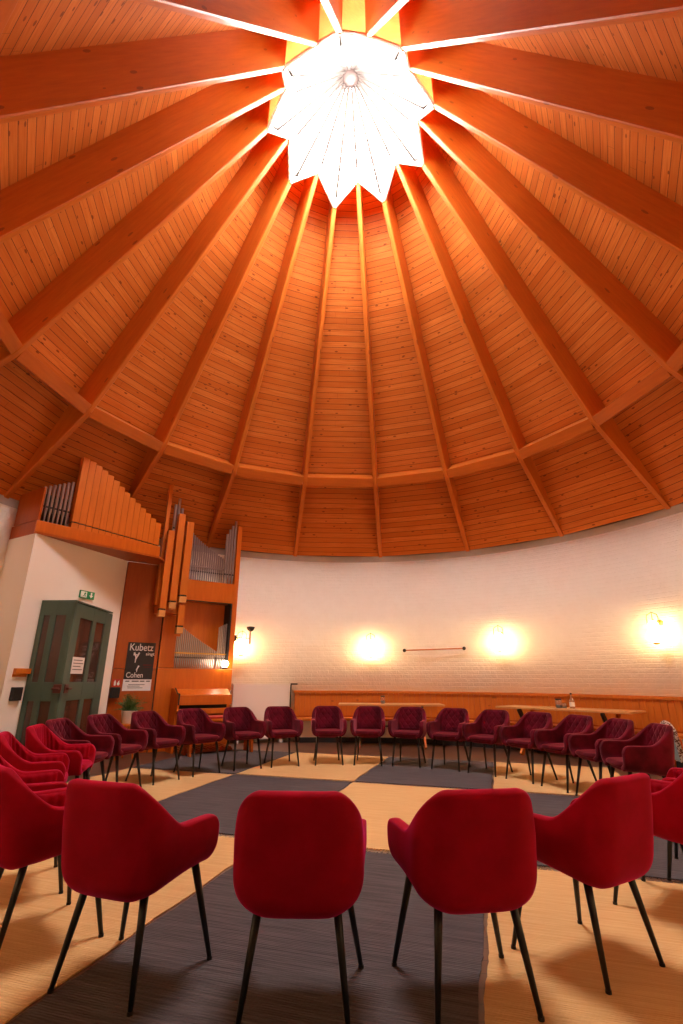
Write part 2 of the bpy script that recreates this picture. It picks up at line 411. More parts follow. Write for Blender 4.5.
bm = B(); lathe(bm, [(.06, -.42), (.15, -.38), (.17, -.1), (.18, .06)], HUB); obj('hub', bm, M['hub'], SKY, world=True)

# white projecting block with the green door
PA, PB = Vector((-4.84, 7.18)), Vector((-4.228, 9.065))
WD = (PB - PA).normalized(); WN = Vector((WD.y, -WD.x))           # along the wall, out of the wall
bm = B(); prism(bm, [(-5.53, 7.57), tuple(PA), tuple(PB), (-4.46, 9.40), (-5.2, 8.9)], 0, 3.34)
tag(obj('wall_left', bm, M['plaster']), kind='structure')
def wpt(u, off, z): p = PA + WD * u + WN * off; return Vector((p.x, p.y, z))
WANG = math.atan2(WD.y, WD.x)
def wroot(name, u, off, z): return root(name, tuple(wpt(u, off, z)), WANG)   # local x along the wall, local -y out of it

def ajar_door():
    D1 = root('door_1', (-4.5, 8.2, 0)); tag(D1, 'green double door of two glazed leaves forming a shallow angle', 'door', kind='structure')
    PL, PM, PR = Vector((-4.725, 7.49, 2.33)), Vector((-4.17, 7.45, 2.345)), Vector((-4.283, 8.91, 2.30))
    for side, (p, q, flip) in enumerate(((PL, PM, False), (PM, PR, True))):
        d = Vector((q.x - p.x, q.y - p.y, 0)); L = d.length; d.normalize(); nrm = Vector((d.y, -d.x, 0))
        mw = Matrix((d, -nrm, Vector((0, 0, 1)))).transposed().to_4x4(); mw.translation = Vector((p.x, p.y, 0))
        W = L; H = (p.z + q.z) / 2; th = .045
        s = W / 145.0                        # leaf drawn 145 units wide in the photograph
        xs = [(0, 26 * s if flip else 12 * s), (.45 * W if flip else 36 * s, .52 * W if flip else 62 * s), (.80 * W if flip else 110 * s, W)]
        if flip: xs = [(0, .15 * W), (.47 * W, .56 * W), (.80 * W, W)]
        else: xs = [(0, .13 * W), (.31 * W, .48 * W), (.77 * W, W)]
        rails = [(0.0, .22), (.92, 1.18), (H - .20, H)]
        bm = B()
        for x0, x1 in xs: box(bm, x0, x1, 0, th, 0, H, .004)
        for z0, z1 in rails: box(bm, 0, W, .002, th - .002, z0, z1, .004)
        bm.transform(mw); leaf = obj('leaf', bm, M['green'], D1, world=True)
        for (xa, xb) in ((xs[0][1], xs[1][0]), (xs[1][1], xs[2][0])):
            for (za, zb) in ((rails[0][1], rails[1][0]), (rails[1][1], rails[2][0])):
                bm = B(); box(bm, xa - .005, xb + .005, .018, .028, za - .005, zb + .005); bm.transform(mw); obj('pane', bm, M['pane'], leaf, world=True)
        hx = .07 if flip else W - .06
        if flip: hx = .14
        bm = B(); box(bm, hx - .06, hx + .06, -.012, 0, 1.03, 1.15, .01); tube(bm, (hx, -.012, 1.09), (hx, -.05, 1.09), .014)
        tube(bm, (hx - (.05), -.05, 1.09), (hx + .06, -.05, 1.09), .014); bm.transform(mw); obj('door_handle', bm, M['handle'], leaf, world=True)
        if flip:
            nt_ = root('paper_notice', tuple(mw @ Vector((.15 * W + .17, -.004, 1.30))), math.atan2(d.y, d.x))
            bm = B(); box(bm, -.21, .20, -.003, 0, 0, .24); obj('sheet', bm, M['paper'], nt_)
            bm = B()
            for i, w in enumerate((.30, .34, .26, .32)): box(bm, -.17, -.17 + w, -.0045, -.003, .19 - i * .045, .20 - i * .045)
            obj('printed_lines', bm, M['ink'], nt_)
            tag(nt_, 'white paper notice taped to the glass of the green door', 'notice')
    bm = B(); prism(bm, [(PL.x, PL.y), (PM.x, PM.y), (PR.x, PR.y), (PR.x - .06, PR.y - .05), (PL.x - .02, PL.y + .06)], 2.338, 2.36); obj('top_board', bm, M['green'], D1, world=True)
ajar_door()

# ------------------------------------------------------------------ lettering and signs
def text_mesh(body, size, x, z, y, m, name, parent, align='LEFT', sx=1.0, bold=0.0):
    """flat lettering in the local x-z plane facing -y"""
    c = bpy.data.curves.new(name, 'FONT'); c.body = body; c.size = size; c.align_x = align; c.extrude = .0006; c.offset = bold
    tmp = bpy.data.objects.new(name, c); COL.objects.link(tmp)
    dg = bpy.context.evaluated_depsgraph_get(); me = bpy.data.meshes.new_from_object(tmp.evaluated_get(dg))
    bpy.data.objects.remove(tmp); bpy.data.curves.remove(c)
    me.transform(Matrix.Translation((x, y, z)) @ Matrix.Rotation(PI / 2, 4, 'X') @ Matrix.Diagonal((sx, 1, 1, 1)))
    me.materials.clear(); me.name = name
    return link(name, me, m, parent)

def exit_sign():
    s = wroot('exit_sign', 1.145, .03, 2.505); tag(s, 'green exit sign with running figure and down arrow above the door', 'sign')
    w, h = .40, .165; s.scale = (.76, .9, .76)
    bm = B(); box(bm, -w / 2, w / 2, 0, .03, 0, h, .004); obj('panel', bm, M['sign_green'], s)
    bm = B(); box(bm, -.185, -.02, -.003, 0, .02, .145); box(bm, -.175, -.10, -.004, -.002, .03, .135); obj('doorway_symbol', bm, M['sign_white'], s)
    bm = B()                                # running figure
    bmesh.ops.create_uvsphere(bm, u_segments=10, v_segments=6, radius=.011, matrix=Matrix.Translation((-.062, -.003, .128)) @ Matrix.Diagonal((1, .3, 1, 1)))
    def limb(p, q, r): tube(bm, (p[0], -.004, p[1]), (q[0], -.004, q[1]), r, r, 6)
    limb((-.068, .112), (-.082, .078), .010); limb((-.068, .110), (-.045, .095), .006); limb((-.07, .108), (-.098, .100), .006)
    limb((-.082, .078), (-.060, .060), .007); limb((-.060, .060), (-.062, .034), .006); limb((-.082, .078), (-.098, .055), .007); limb((-.098, .055), (-.125, .05), .006)
    obj('figure', bm, M['sign_green'], s)
    bm = B(); box(bm, .085, .125, -.004, 0, .075, .145)
    vs = [bm.verts.new((x, y, z)) for y in (-.004, 0) for x, z in ((.05, .08), (.16, .08), (.105, .022))]
    bm.faces.new(vs[:3]); bm.faces.new(vs[3:])
    for i in range(3): bm.faces.new((vs[i], vs[(i + 1) % 3], vs[3 + (i + 1) % 3], vs[3 + i]))
    obj('arrow', bm, M['sign_white'], s)
exit_sign()
s = wroot('wall_shelf', .22, .0, 1.29); bm = B(); box(bm, -.12, .12, -.06, 0, 0, .075, .006); obj('shelf_block', bm, M['trestle'], s); bm = B(); box(bm, -.12, .10, -.012, 0, -.04, 0); obj('wall_bracket', bm, M['trestle'], s)
tag(s, 'short orange wooden block mounted on the white wall left of the door', 'shelf')
s = wroot('wall_box', .20, 0, .93); bm = B(); box(bm, -.08, .08, -.05, 0, 0, .18, .01); obj('casing', bm, M['black'], s); bm = B(); box(bm, -.065, .065, -.054, -.05, .02, .16, .002); obj('front_grille', bm, M['iron'], s)
tag(s, 'black box mounted on the white wall below the orange wooden block', 'box')

# ------------------------------------------------------------------ organ
OA = math.atan2(.59, .81)
ORG = root('pipe_organ', (-4.228, 9.065, 0), OA); ORG.scale = (.982,) * 3; ROOTM['pipe_organ'] = ROOTM['pipe_organ'] @ Matrix.Scale(.982, 4)           # local x along the front, local -y towards the room
tag(ORG, 'tall orange wooden pipe organ with metal and wooden pipes beside the green door', 'organ')
def opart(name, m, *boxes, bev=.004):
    bm = B()
    for b in boxes: box(bm, *b, bev)
    return obj(name, bm, m, ORG)
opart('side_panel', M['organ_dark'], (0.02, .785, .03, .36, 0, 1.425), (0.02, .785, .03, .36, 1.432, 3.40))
opart('lower_panel', M['organ'], (.80, 2.30, 0, .40, 0, 1.445))
opart('stile', M['organ'], (.80, 1.085, 0, .40, 1.455, 2.77))
opart('upper_panel', M['organ'], (.80, 2.20, 0, .40, 2.775, 3.19))
opart('corner_post', M['organ'], (2.20, 2.30, 0, .42, 1.455, 4.50))
opart('niche_back', M['organ'], (1.085, 2.19, .34, .40, 1.455, 2.77))
opart('niche_side', M['black'], (2.165, 2.198, .01, .34, 1.46, 2.77))
opart('niche_lintel', M['black'], (1.086, 2.165, .012, .05, 2.755, 2.774), bev=0)
opart('seam_strip', M['black'], (.786, .799, .02, .30, 0, 3.3), bev=0)  # solid black strip set into the seam beside the side panel
def metal_pipe(x, y, z0, ztop, r, mouth=.24, foot=.18):
    bm = B(); lathe(bm, [(r * .35, z0), (r, z0 + foot), (r, ztop - .004), (r * .8, ztop)], (x, y, 0), 12)
    o = obj('metal_pipe', bm, M['tin'], ORG, smooth=False)
    bm = B(); box(bm, x - r * .62, x + r * .62, y - r * 1.04, y - r * .80, z0 + foot + .005, z0 + foot + .035); obj('pipe_mouth', bm, M['black'], o)
    return o
n = 16
for i in range(n):
    f = i / (n - 1); metal_pipe(1.235 + .705 * f, .10, 3.19, 4.20 - .46 * f ** .82, .0195)
for x, z in ((1.985, 4.29), (2.04, 4.40), (2.10, 4.50), (2.165, 4.62)): metal_pipe(x, .06, 3.19, z, .027)
opart('pipe_rail', M['tin'], (1.21, 2.20, .055, .075, 3.47, 3.50), bev=0)
n = 20
for i in range(n):
    f = i / (n - 1); metal_pipe(1.215 + .745 * f, .12, 1.456, 2.26 - .46 * f ** .85, .0158)
for i in range(3): metal_pipe(1.105 + .036 * i, .10, 1.456, 2.05, .0155)
for i in range(5): metal_pipe(1.985 + .038 * i, .09, 1.456, 2.28 + .02 * i, .0158)
opart('pipe_rail', M['brass'], (1.09, 2.17, .070, .088, 1.725, 1.75), bev=0)
def wood_pipe(x0, x1, y0, y1, z0, z1, mouth=.15, front=True, name='wooden_pipe'):
    bm = B(); box(bm, x0, x1, y0, y1, z0 + mouth, z1, .003); o = obj(name, bm, M['pipe_wood'], ORG)
    bm = B(); box(bm, x0 + .004, x1 - .004, y0 + .012, y1 - .01, z0 + mouth - .035, z0 + mouth + .002); obj('mouth', bm, M['black'], o)
    bm = B(); box(bm, x0, x1, y0, y1, z0, z0 + mouth - .03, .003); obj('foot_block', bm, M['pipe_foot'], o)
    return o
# tower of square wooden pipes standing proud of the case, left of the metal pipes
opart('wooden_pipe', M['pipe_wood'], (.55, .625, -.215, -.13, 2.58, 5.06))
wood_pipe(.595, .715, -.38, -.25, 2.36, 4.04)
wood_pipe(.765, .895, -.38, -.25, 2.52, 4.42)
wood_pipe(.945, 1.085, -.38, -.25, 2.65, 4.28)
wood_pipe(.965, 1.09, -.36, -.24, 2.07, 2.60)
opart('tower_shelf', M['organ'], (.60, 1.10, -.25, .0, 2.44, 2.58))
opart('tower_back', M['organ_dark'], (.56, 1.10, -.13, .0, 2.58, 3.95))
for x, z in ((.735, 4.66), (.80, 4.80), (.875, 4.60)): metal_pipe(x, -.17, 3.95, z, .03)
for x in (.93, 1.0): metal_pipe(x, -.17, 3.95, 4.34, .02)
# gallery over the door
GA = math.atan2(1.64, 1.294); GD = Vector((math.cos(GA), math.sin(GA))); P1 = Vector((-4.84, 7.18))
GM = Matrix.Translation((P1.x, P1.y, 0)) @ Matrix.Rotation(GA, 4, 'Z') @ Matrix.Scale(.982, 4)       # local x along the gallery front
def gpart(name, m, bm, parent=None): bm.transform(GM); return obj(name, bm, m, parent or ORG, world=True)
bm = B(); prism(bm, [(-5.51, 7.56), (-4.84, 7.17), tuple(P1 + GD * 2.09), (-3.57, 9.54), (-4.228, 9.068), (-4.86, 7.22), (-5.50, 7.60)], 3.339, 3.37)
obj('gallery_floor', bm, M['organ_dark'], ORG, world=True)
bm = B(); box(bm, -.02, 2.13, 0, .035, 3.40, 3.615, .004); gpart('gallery_rail', M['organ'], bm)
LD = Vector((.67, -.38)).normalized(); LA = math.atan2(LD.y, LD.x)
LM = Matrix.Translation((-5.51, 7.56, 0)) @ Matrix.Rotation(LA, 4, 'Z') @ Matrix.Scale(.982, 4)
bm = B(); box(bm, .0, .765, 0, .035, 3.40, 3.615, .003); box(bm, .05, .765, 0, .035, 3.625, 4.18, .003); bm.transform(LM); obj('gallery_end_panel', bm, M['organ_dark'], ORG, world=True)
bm = B(); box(bm, -.01, .50, .26, .28, 3.43, 4.15); gpart('gallery_dark_sheet', M['void'], bm)  # dark sheet puts the unlit hollow behind the pipes into colour
bm = B(); box(bm, .0, 2.11, .03, .30, 3.58, 3.612); gpart('pipe_board', M['organ_dark'], bm)
for i in range(7):
    x = .045 + .067 * i; r = .026; bm = B(); z1 = 4.22 + .035 * i
    lathe(bm, [(.008, 3.612), (r, 3.86), (r, z1 - .004), (r * .8, z1)], (x, .12, 0), 12)
    o = gpart('metal_pipe', M['tin'], bm)
    bm = B(); box(bm, x - .016, x + .016, .12 - r * 1.05, .12 - r * .8, 3.87, 3.90); bm.transform(GM); obj('pipe_mouth', bm, M['black'], o, world=True)
wtops = [4.90, 4.87, 4.83, 4.78, 4.72, 4.65, 4.57, 4.49, 4.42, 4.35, 4.28, 4.21, 4.14, 4.07]
for i, zt in enumerate(wtops):
    x0 = .505 + i * .1145; x1 = x0 + .109; zb = 3.612; zm = 3.73 - .006 * i
    bm = B(); box(bm, x0, x1, .03, .15, zm, zt, .002); o = gpart('wooden_pipe', M['pipe_wood'], bm)
    bm = B(); box(bm, x0 + .004, x1 - .004, .045, .14, zm - .022, zm); bm.transform(GM); obj('mouth', bm, M['black'], o, world=True)
    bm = B(); box(bm, x0, x1, .03, .15, zb, zm - .022, .002); bm.transform(GM); obj('foot_block', bm, M['pipe_wood'], o, world=True)
    bm = B(); tube(bm, (x1 - .02, .2, zm), (x1 - .02, .2, zt + .025), .012, .012, 8); bm.transform(GM); obj('tuning_slide', bm, M['tin'], o, world=True)
# console
prof = [(0, 0), (0, 1.06), (-.16, 1.07), (-.30, .98), (-.42, .97), (-.42, .80), (-.30, .74), (-.30, 0)]
bm = B(); extrude_x(bm, [(-.0, .0), (0, 1.085), (-.18, 1.085), (-.33, .99), (-.44, .985), (-.44, .70), (-.36, .64), (-.36, 0)], 1.10, 1.14); obj('console_cheek', bm, M['organ'], ORG)
bm = B(); pts = [(1.15, -.18, 1.09), (1.15, -.335, .995), (1.15, -.445, .99), (1.15, -.445, .80)]; path(bm, [Vector(p) - Vector((.03, 0, 0)) for p in pts], .014, 6); obj('cheek_edge', bm, M['black'], ORG)
bm = B(); extrude_x(bm, [(0, .90), (0, 1.07), (-.17, 1.07), (-.32, .975), (-.41, .965), (-.41, .80), (-.38, .80), (-.38, .90)], 1.142, 2.16); obj('console_lid', bm, M['organ'], ORG)
opart('console_void', M['void'], (1.142, 2.15, -.20, .0, .70, .90))  # near-black block in place of the dark recess under the lid
opart('keyboard', M['card'], (1.16, 2.12, -.36, -.22, .70, .715))
bm = B()
for i in range(60):
    if i % 7 in (0, 1, 3, 4, 5): box(bm, 1.166 + i * .0158, 1.174 + i * .0158, -.32, -.22, .715, .725)
obj('black_keys', bm, M['black'], ORG)
opart('key_slip', M['organ'], (1.142, 2.15, -.41, -.365, .64, .735))
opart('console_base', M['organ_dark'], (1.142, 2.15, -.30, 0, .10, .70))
bm = B(); box(bm, 1.15, 2.15, -.62, -.05, .02, .06); [box(bm, 1.18 + i * .09, 1.22 + i * .09, -.62, -.08, .06, .085) for i in range(11)]; obj('pedalboard', bm, M['organ_dark'], ORG)
bm = B(); bmesh.ops.create_uvsphere(bm, u_segments=12, v_segments=8, radius=.018, matrix=Matrix.Translation((2.13, -.38, 1.03))); tube(bm, (2.13, -.38, .968), (2.13, -.38, 1.03), .008); obj('lid_knob', bm, M['tin'], ORG)
# small lit globe lamp clipped to the ledge under the pipes
o_loc = ROOTM['pipe_organ'] @ Vector((2.10, -.02, 1.458))
s = root('globe_lamp', tuple(o_loc), OA)
bm = B(); bmesh.ops.create_uvsphere(bm, u_segments=24, v_segments=14, radius=.066, matrix=Matrix.Translation((0, -.06, .085))); obj('globe', bm, M['globe'], s, smooth=True)
bm = B(); lathe(bm, [(.022, 0), (.03, .012), (.03, .03)], (0, -.06, 0), 14); obj('socket', bm, M['iron'], s)
bm = B(); tube(bm, (0, .03, .008), (0, -.06, .008), .009); obj('arm', bm, M['iron'], s)
tag(s, 'small round lit white lamp on the organ under the lower metal pipes', 'lamp')
# poster on the side panel
s = root('concert_poster', tuple(ROOTM['pipe_organ'] @ Vector((.47, .0295, 1.045))), OA)
bm = B(); box(bm, -.245, .245, -.004, 0, .195, .84); obj('black_sheet', bm, M['poster'], s)
bm = B(); box(bm, -.245, .245, -.004, 0, 0, .194); obj('white_strip', bm, M['paper'], s)
text_mesh('Kubetz', .175, -.215, .695, -.005, M['poster_text'], 'headline', s, sx=.84, bold=.001)
text_mesh('singt', .075, .085, .615, -.005, M['poster_text'], 'subline', s, sx=1.1, bold=.001)
text_mesh('Cohen', .13, -.215, .225, -.005, M['poster_text'], 'lower_headline', s, sx=.84, bold=.001)
bm = B()
for (x0, z0, x1, z1, r) in ((-.12, .66, -.07, .56, .016), (-.03, .66, -.08, .54, .014), (-.13, .62, -.05, .62, .012), (-.08, .58, -.085, .48, .013), (-.01, .43, -.05, .35, .014), (-.035, .37, -.04, .32, .008)):
    tube(bm, (x0, -.0045, z0), (x1, -.0045, z1), r, r * .6, 6)
for v in bm.verts: v.co.y = -.0045 + (v.co.y + .0045) * .06
obj('drawing', bm, M['poster_text'], s)
bm = B(); box(bm, .06, .21, -.0048, -.004, .43, .455); box(bm, .08, .20, -.0048, -.004, .40, .412); obj('red_lettering', bm, M['poster_red'], s)
bm = B()
for z, x0, x1 in ((.155, -.21, -.14), (.155, -.10, .02), (.155, .04, .12), (.155, .15, .22), (.10, -.15, .13), (.075, -.17, .05), (.045, -.16, .10)): box(bm, x0, x1, -.0048, -.004, z, z + (.016 if z > .15 else .009))
obj('small_print', bm, M['ink'], s)
tag(s, 'black and white concert poster pinned to the wooden side of the organ', 'poster')
s = root('fire_sign', tuple(ROOTM['pipe_organ'] @ Vector((.115, .0295, 1.115))), OA)
bm = B(); box(bm, -.07, .07, -.006, 0, 0, .13, .002); obj('red_plate', bm, M['sign_red'], s)
bm = B(); lathe(bm, [(.012, .02), (.017, .03), (.017, .085), (.006, .10), (.006, .112)], (-.03, -.006, 0), 10)
for v in bm.verts: v.co.y = -.007 + (v.co.y + .006) * .1
obj('extinguisher_symbol', bm, M['sign_white'], s)
bm = B(); vs = [bm.verts.new((x, -.0075, z)) for x, z in ((.02, .022), (.045, .03), (.05, .06), (.038, .075), (.04, .11), (.018, .085), (.022, .065), (.006, .075), (.004, .04))]; bm.faces.new(vs); obj('flame_symbol', bm, M['sign_white'], s)
tag(s, 'small red and white fire sign on the left edge of the organ', 'sign')
s = root('small_speaker', tuple(ROOTM['pipe_organ'] @ Vector((.10, .029, .93))), OA)
bm = B(); box(bm, -.075, .075, -.08, 0, 0, .175, .008); obj('casing', bm, M['black'], s); bm = B(); tube(bm, (0, -.08, .07), (0, -.086, .07), .05, .05, 16); obj('cone', bm, M['iron'], s)
tag(s, 'small black box under the red fire sign beside the door', 'box')
# microphone-like lamp on a swing arm, on the right edge of the organ
s = root('arm_lamp', tuple(ROOTM['pipe_organ'] @ Vector((2.301, .03, 2.08))), OA)
bm = B(); box(bm, 0, .04, -.05, .05, -.07, .05, .008); obj('wall_plate', bm, M['black'], s)
bm = B(); tube(bm, (.04, 0, 0), (.33, -.02, 0), .008); obj('arm', bm, M['iron'], s)
bm = B(); tube(bm, (.345, -.02, -.12), (.345, -.02, .16), .022, .022, 12); obj('tube', bm, M['tube'], s)
bm = B(); lathe(bm, [(.022, .14), (.06, .165), (.085, .215), (.085, .235), (.02, .245)], (.345, -.02, 0), 18); obj('black_cap', bm, M['black'], s)
tag(s, 'black capped upright lamp on a thin arm at the right edge of the organ', 'lamp')
# organ bench
s = root('organ_bench', tuple(ROOTM['pipe_organ'] @ Vector((1.80, -.82, .0066))), OA)
bm = B(); box(bm, -.62, .62, -.15, .15, .53, .57, .006); obj('seat_board', bm, M['organ'], s)
bm = B(); box(bm, -.58, .58, -.14, .14, .57, .61, .015); obj('red_cushion', bm, M['red_pad'], s)
for sx in (-1, 1):
    bm = B(); extrude_x(bm, [(-.17, 0), (-.12, .53), (.12, .53), (.17, 0), (.10, 0), (.06, .12), (-.06, .12), (-.10, 0)], sx * .56 - .02, sx * .56 + .02); obj('end_panel', bm, M['organ_dark'], s)
bm = B(); box(bm, -.54, .54, -.015, .015, .22, .32); obj('stretcher', bm, M['organ'], s)
tag(s, 'wooden organ bench with red cushion in front of the organ keyboard', 'bench')

# ------------------------------------------------------------------ round wall furniture
AZ = math.radians
def arc_prism(a0, a1, r0, r1, z0, z1, n=24):
    bm = B(); rows = []
    for i in range(n + 1):
        a = a0 + (a1 - a0) * i / n
        rows.append([bm.verts.new(polar(r, a, z)) for r, z in ((r0, z0), (r0, z1), (r1, z1), (r1, z0))])
    for i in range(n):
        for k in range(4): bm.faces.new((rows[i][k], rows[i + 1][k], rows[i + 1][(k + 1) % 4], rows[i][(k + 1) % 4]))
    bm.faces.new(rows[0][::-1]); bm.faces.new(rows[-1]); return bm
BA0, BA1 = AZ(-12.3), AZ(112)
WB = root('wall_bench', tuple(polar(RW - .25, AZ(30), 0)), -AZ(30))
tag(WB, 'long curved pine bench with boarded back running along the white round wall', 'bench')
bm = B(); pitch = AZ(1.12); nb = int((BA1 - BA0) / pitch)
for i in range(nb):
    a = BA0 + (i + .5) * pitch; w = pitch * RW * .5 - .004
    mx = Matrix.Translation(polar(RW - .045, a, 0)) @ Matrix.Rotation(-a, 4, 'Z')
    box(bm, -w, w, -.008, .012, .50, .955, .003, mx)
obj('back_boards', bm, M['bench'], WB, world=True)
obj('back_core', arc_prism(BA0, BA1, RW - .04, RW - .004, .46, .95, 60), M['organ_dark'], WB, world=True)
obj('top_rail', arc_prism(BA0 - .003, BA1, RW - .085, RW - .004, .955, 1.005, 60), M['bench'], WB, world=True)
obj('seat_plank', arc_prism(BA0, BA1, RW - .46, RW - .05, .43, .475, 60), M['bench'], WB, world=True)
obj('plinth', arc_prism(BA0 + .02, BA1, RW - .26, RW - .004, .10, .43, 60), M['plaster'], WB, world=True)
obj('kickboard', arc_prism(BA0 + .02, BA1, RW - .27, RW - .004, 0, .10, 60), M['black'], WB, world=True)
# white heating panel between organ and bench
a = AZ(-19.5); s = root('heating_panel', tuple(polar(RW - .13, a, 0)), -a)
bm = B(); box(bm, -.60, .60, -.03, .07, .07, 1.12, .012); obj('panel', bm, M['radiator'], s)
bm = B(); box(bm, -.61, .61, -.035, .075, 1.12, 1.145, .004); obj('top_grille', bm, M['white_frame'], s)
for x in (-.45, .45):
    bm = B(); box(bm, x - .03, x + .03, -.02, .06, 0, .07); obj('foot', bm, M['radiator'], s)
tag(s, 'white flat heating panel on the wall between organ and pine bench', 'radiator')
a = AZ(-13.2); s = root('standpipe', tuple(polar(RW - .09, a, 0)), -a)
bm = B(); tube(bm, (0, 0, 0), (0, 0, 1.14), .014); obj('riser', bm, M['iron'], s)
bm = B(); tube(bm, (-.01, 0, 1.14), (.14, 0, 1.14), .014); bmesh.ops.create_uvsphere(bm, u_segments=10, v_segments=6, radius=.016, matrix=Matrix.Translation((0, 0, 1.14))); obj('elbow', bm, M['iron'], s)
tag(s, 'thin dark upright pipe with a short elbow at the left end of the bench', 'pipe')
# wall lamps
def wall_lamp():
    r = root('wall_lamp', (0, 0, 0))
    bm = B(); tube(bm, (0, 0, .12), (0, -.02, .12), .05, .05, 16); obj('wall_plate', bm, M['brass'], r)
    bm = B(); path(bm, [Vector(p) for p in ((0, -.02, .12), (0, -.20, .16))], .008); obj('arm', bm, M['brass'], r)
    bm = B(); path(bm, [Vector(p) for p in ((-.095, -.20, .02), (-.095, -.20, .20), (-.08, -.20, .24), (0, -.20, .285), (.08, -.20, .24), (.095, -.20, .20), (.095, -.20, .02))], .006); obj('wire_arch', bm, M['brass'], r)
    bm = B(); lathe(bm, [(.03, -.20), (.06, -.185), (.078, -.12), (.085, .0), (.080, .08), (.05, .13), (.02, .14)], (0, -.20, 0), 24); obj('glass_shade', bm, M['lamp_glass'], r, smooth=True)
    bm = B(); lathe(bm, [(.012, -.235), (.045, -.225), (.05, -.205), (.03, -.20)], (0, -.20, 0), 16); obj('bottom_cap', bm, M['brass'], r)
    bm = B(); tube(bm, (0, -.20, .135), (0, -.20, .285), .006); obj('hanger', bm, M['brass'], r)
    return r
LAMP = wall_lamp()
def dup(src, loc, rz):
    r = src.copy(); COL.objects.link(r); r.location = loc; r.rotation_euler = (0, 0, rz)
    for ch in list(src.children):
        c = ch.copy(); COL.objects.link(c); c.parent = r
        for g in list(ch.children):
            d = g.copy(); COL.objects.link(d); d.parent = c
    return r
lamps = [(147.5, 2.03, 'unseen brass wall lamp right of the entrance recess, added to light the chair backs'), (-147.5, 2.03, 'unseen brass wall lamp left of the entrance recess, added to light the chair backs'), (-24.6, 1.93, 'lit brass wall lamp close to the right edge of the organ'), (4.3, 1.93, 'lit brass wall lamp above the middle of the left table, left of the rod'),  # unseen lamps continue the row, added to light the near chairs and floor
         (32.3, 2.02, 'lit brass wall lamp just right of the thin wall rod'), (61.6, 2.03, 'lit brass wall lamp nearest the right edge of the picture'),
         (90.5, 2.03, 'unseen brass wall lamp beyond the right edge, added to light the near half'), (119, 2.03, 'unseen brass wall lamp on the right wall behind the viewer, added as fill'),
         (-119, 2.03, 'unseen brass wall lamp on the left wall behind the viewer, added as fill')]
for i, (az, z, lab) in enumerate(lamps):
    a = AZ(az); p = polar(RW - .001, a, z)
    r = LAMP if i == 0 else dup(LAMP, tuple(p), -a)
    r.location = p; r.rotation_euler = (0, 0, -a)
    tag(r, lab, 'lamp', 'brass wall lamps around the round wall')
# thin rod on the wall
p0, p1 = polar(RW - .10, AZ(11.7), 1.850), polar(RW - .10, AZ(24.6), 1.874); mid = (p0 + p1) / 2
s = root('wall_rod', tuple(mid), 0)
bm = B(); tube(bm, p0, p1, .012); obj('rod', bm, M['trestle'], s, world=True)
for p, az in ((p0, 11.7), (p1, 24.6)):
    bm = B(); tube(bm, p, polar(RW, AZ(az), p.z), .014); bmesh.ops.create_uvsphere(bm, u_segments=12, v_segments=8, radius=.038, matrix=Matrix.Translation(p)); obj('bracket', bm, M['iron'], s, world=True)
tag(s, 'thin wooden rod on two dark brackets on the wall between two lamps', 'rail')

# ------------------------------------------------------------------ tables
def table(c, ang, L, W, label):
    t = root('dining_table', (c[0], c[1], 0), ang)
    bm = B(); box(bm, -L / 2, L / 2, -W / 2, W / 2, .755, .785, .006); obj('tabletop', bm, M['table'], t)
    for sx in (-1, 1):
        x = sx * (L / 2 - .42)
        for sy in (-1, 1):
            bm = B(); d = Vector((0, sy * .56, .70)).normalized()
            mx = Matrix.Translation((x + sx * (.018 if sy > 0 else -.018), 0, .37)) @ Matrix.Rotation(-sy * math.atan2(.56, .70), 4, 'X')
            box(bm, -.018, .018, -.045, .045, -.47, .50, .004, mx); o = obj('leg', bm, M['trestle'] if sy > 0 else M['iron'], t)
            # trim the leg flat at floor and underside of the top
            for z in (0.0, .755):
                b2 = B(); b2.from_mesh(o.data); bmesh.ops.bisect_plane(b2, geom=list(b2.verts) + list(b2.edges) + list(b2.faces), plane_co=(0, 0, z), plane_no=(0, 0, 1 if z else -1), clear_outer=True)
                bmesh.ops.holes_fill(b2, edges=[e for e in b2.edges if e.is_boundary]); b2.to_mesh(o.data); b2.free()
    bm = B(); tube(bm, (-L / 2 + .40, 0, .37), (L / 2 - .40, 0, .37), .018); obj('stretcher', bm, M['iron'], t)
    tag(t, label, 'table', 'wooden tables by the wall bench'); return t
table((.77, 10.58), AZ(0.0), 2.06, .70, 'wooden table with crossed legs left of centre, behind the chairs')
T2C = (3.70, 9.26); T2A = -math.radians(46)
table(T2C, T2A, 2.30, .70, 'wooden table with crossed legs at the right, carrying two jars and a bottle')
def jar(name, x, y, z, r, h, label, lidm):
    s = root(name, (x, y, z)); bm = B(); lathe(bm, [(r * .9, 0), (r, .01), (r, h * .8), (r * .85, h * .86)], seg=18); obj('glass', bm, M['jar'], s, smooth=False)
    bm = B(); lathe(bm, [(r * .80, .006), (r * .82, h * .35)], seg=14); obj('contents', bm, M['card'], s)
    if lidm is not None: bm = B(); lathe(bm, [(r * .9, h * .86), (r * 1.02, h * .88), (r * 1.0, h)], seg=18); obj('lid', bm, lidm, s)
    tag(s, label, 'jar')
jar('storage_jar', .62, 10.58, .785, .045, .15, 'glass jar with dark lid on the left table', M['iron'])
def t2(lx, ly): c, s_ = math.cos(T2A), math.sin(T2A); return T2C[0] + lx * c - ly * s_, T2C[1] + lx * s_ + ly * c
jar('storage_jar', *t2(-.11, 0), .785, .05, .15, 'glass jar with dark lid on the right table, left of the bottle', M['iron'])
jar('drinking_glass', *t2(.02, -.08), .785, .036, .09, 'small open drinking glass between jar and bottle on the right table', None)
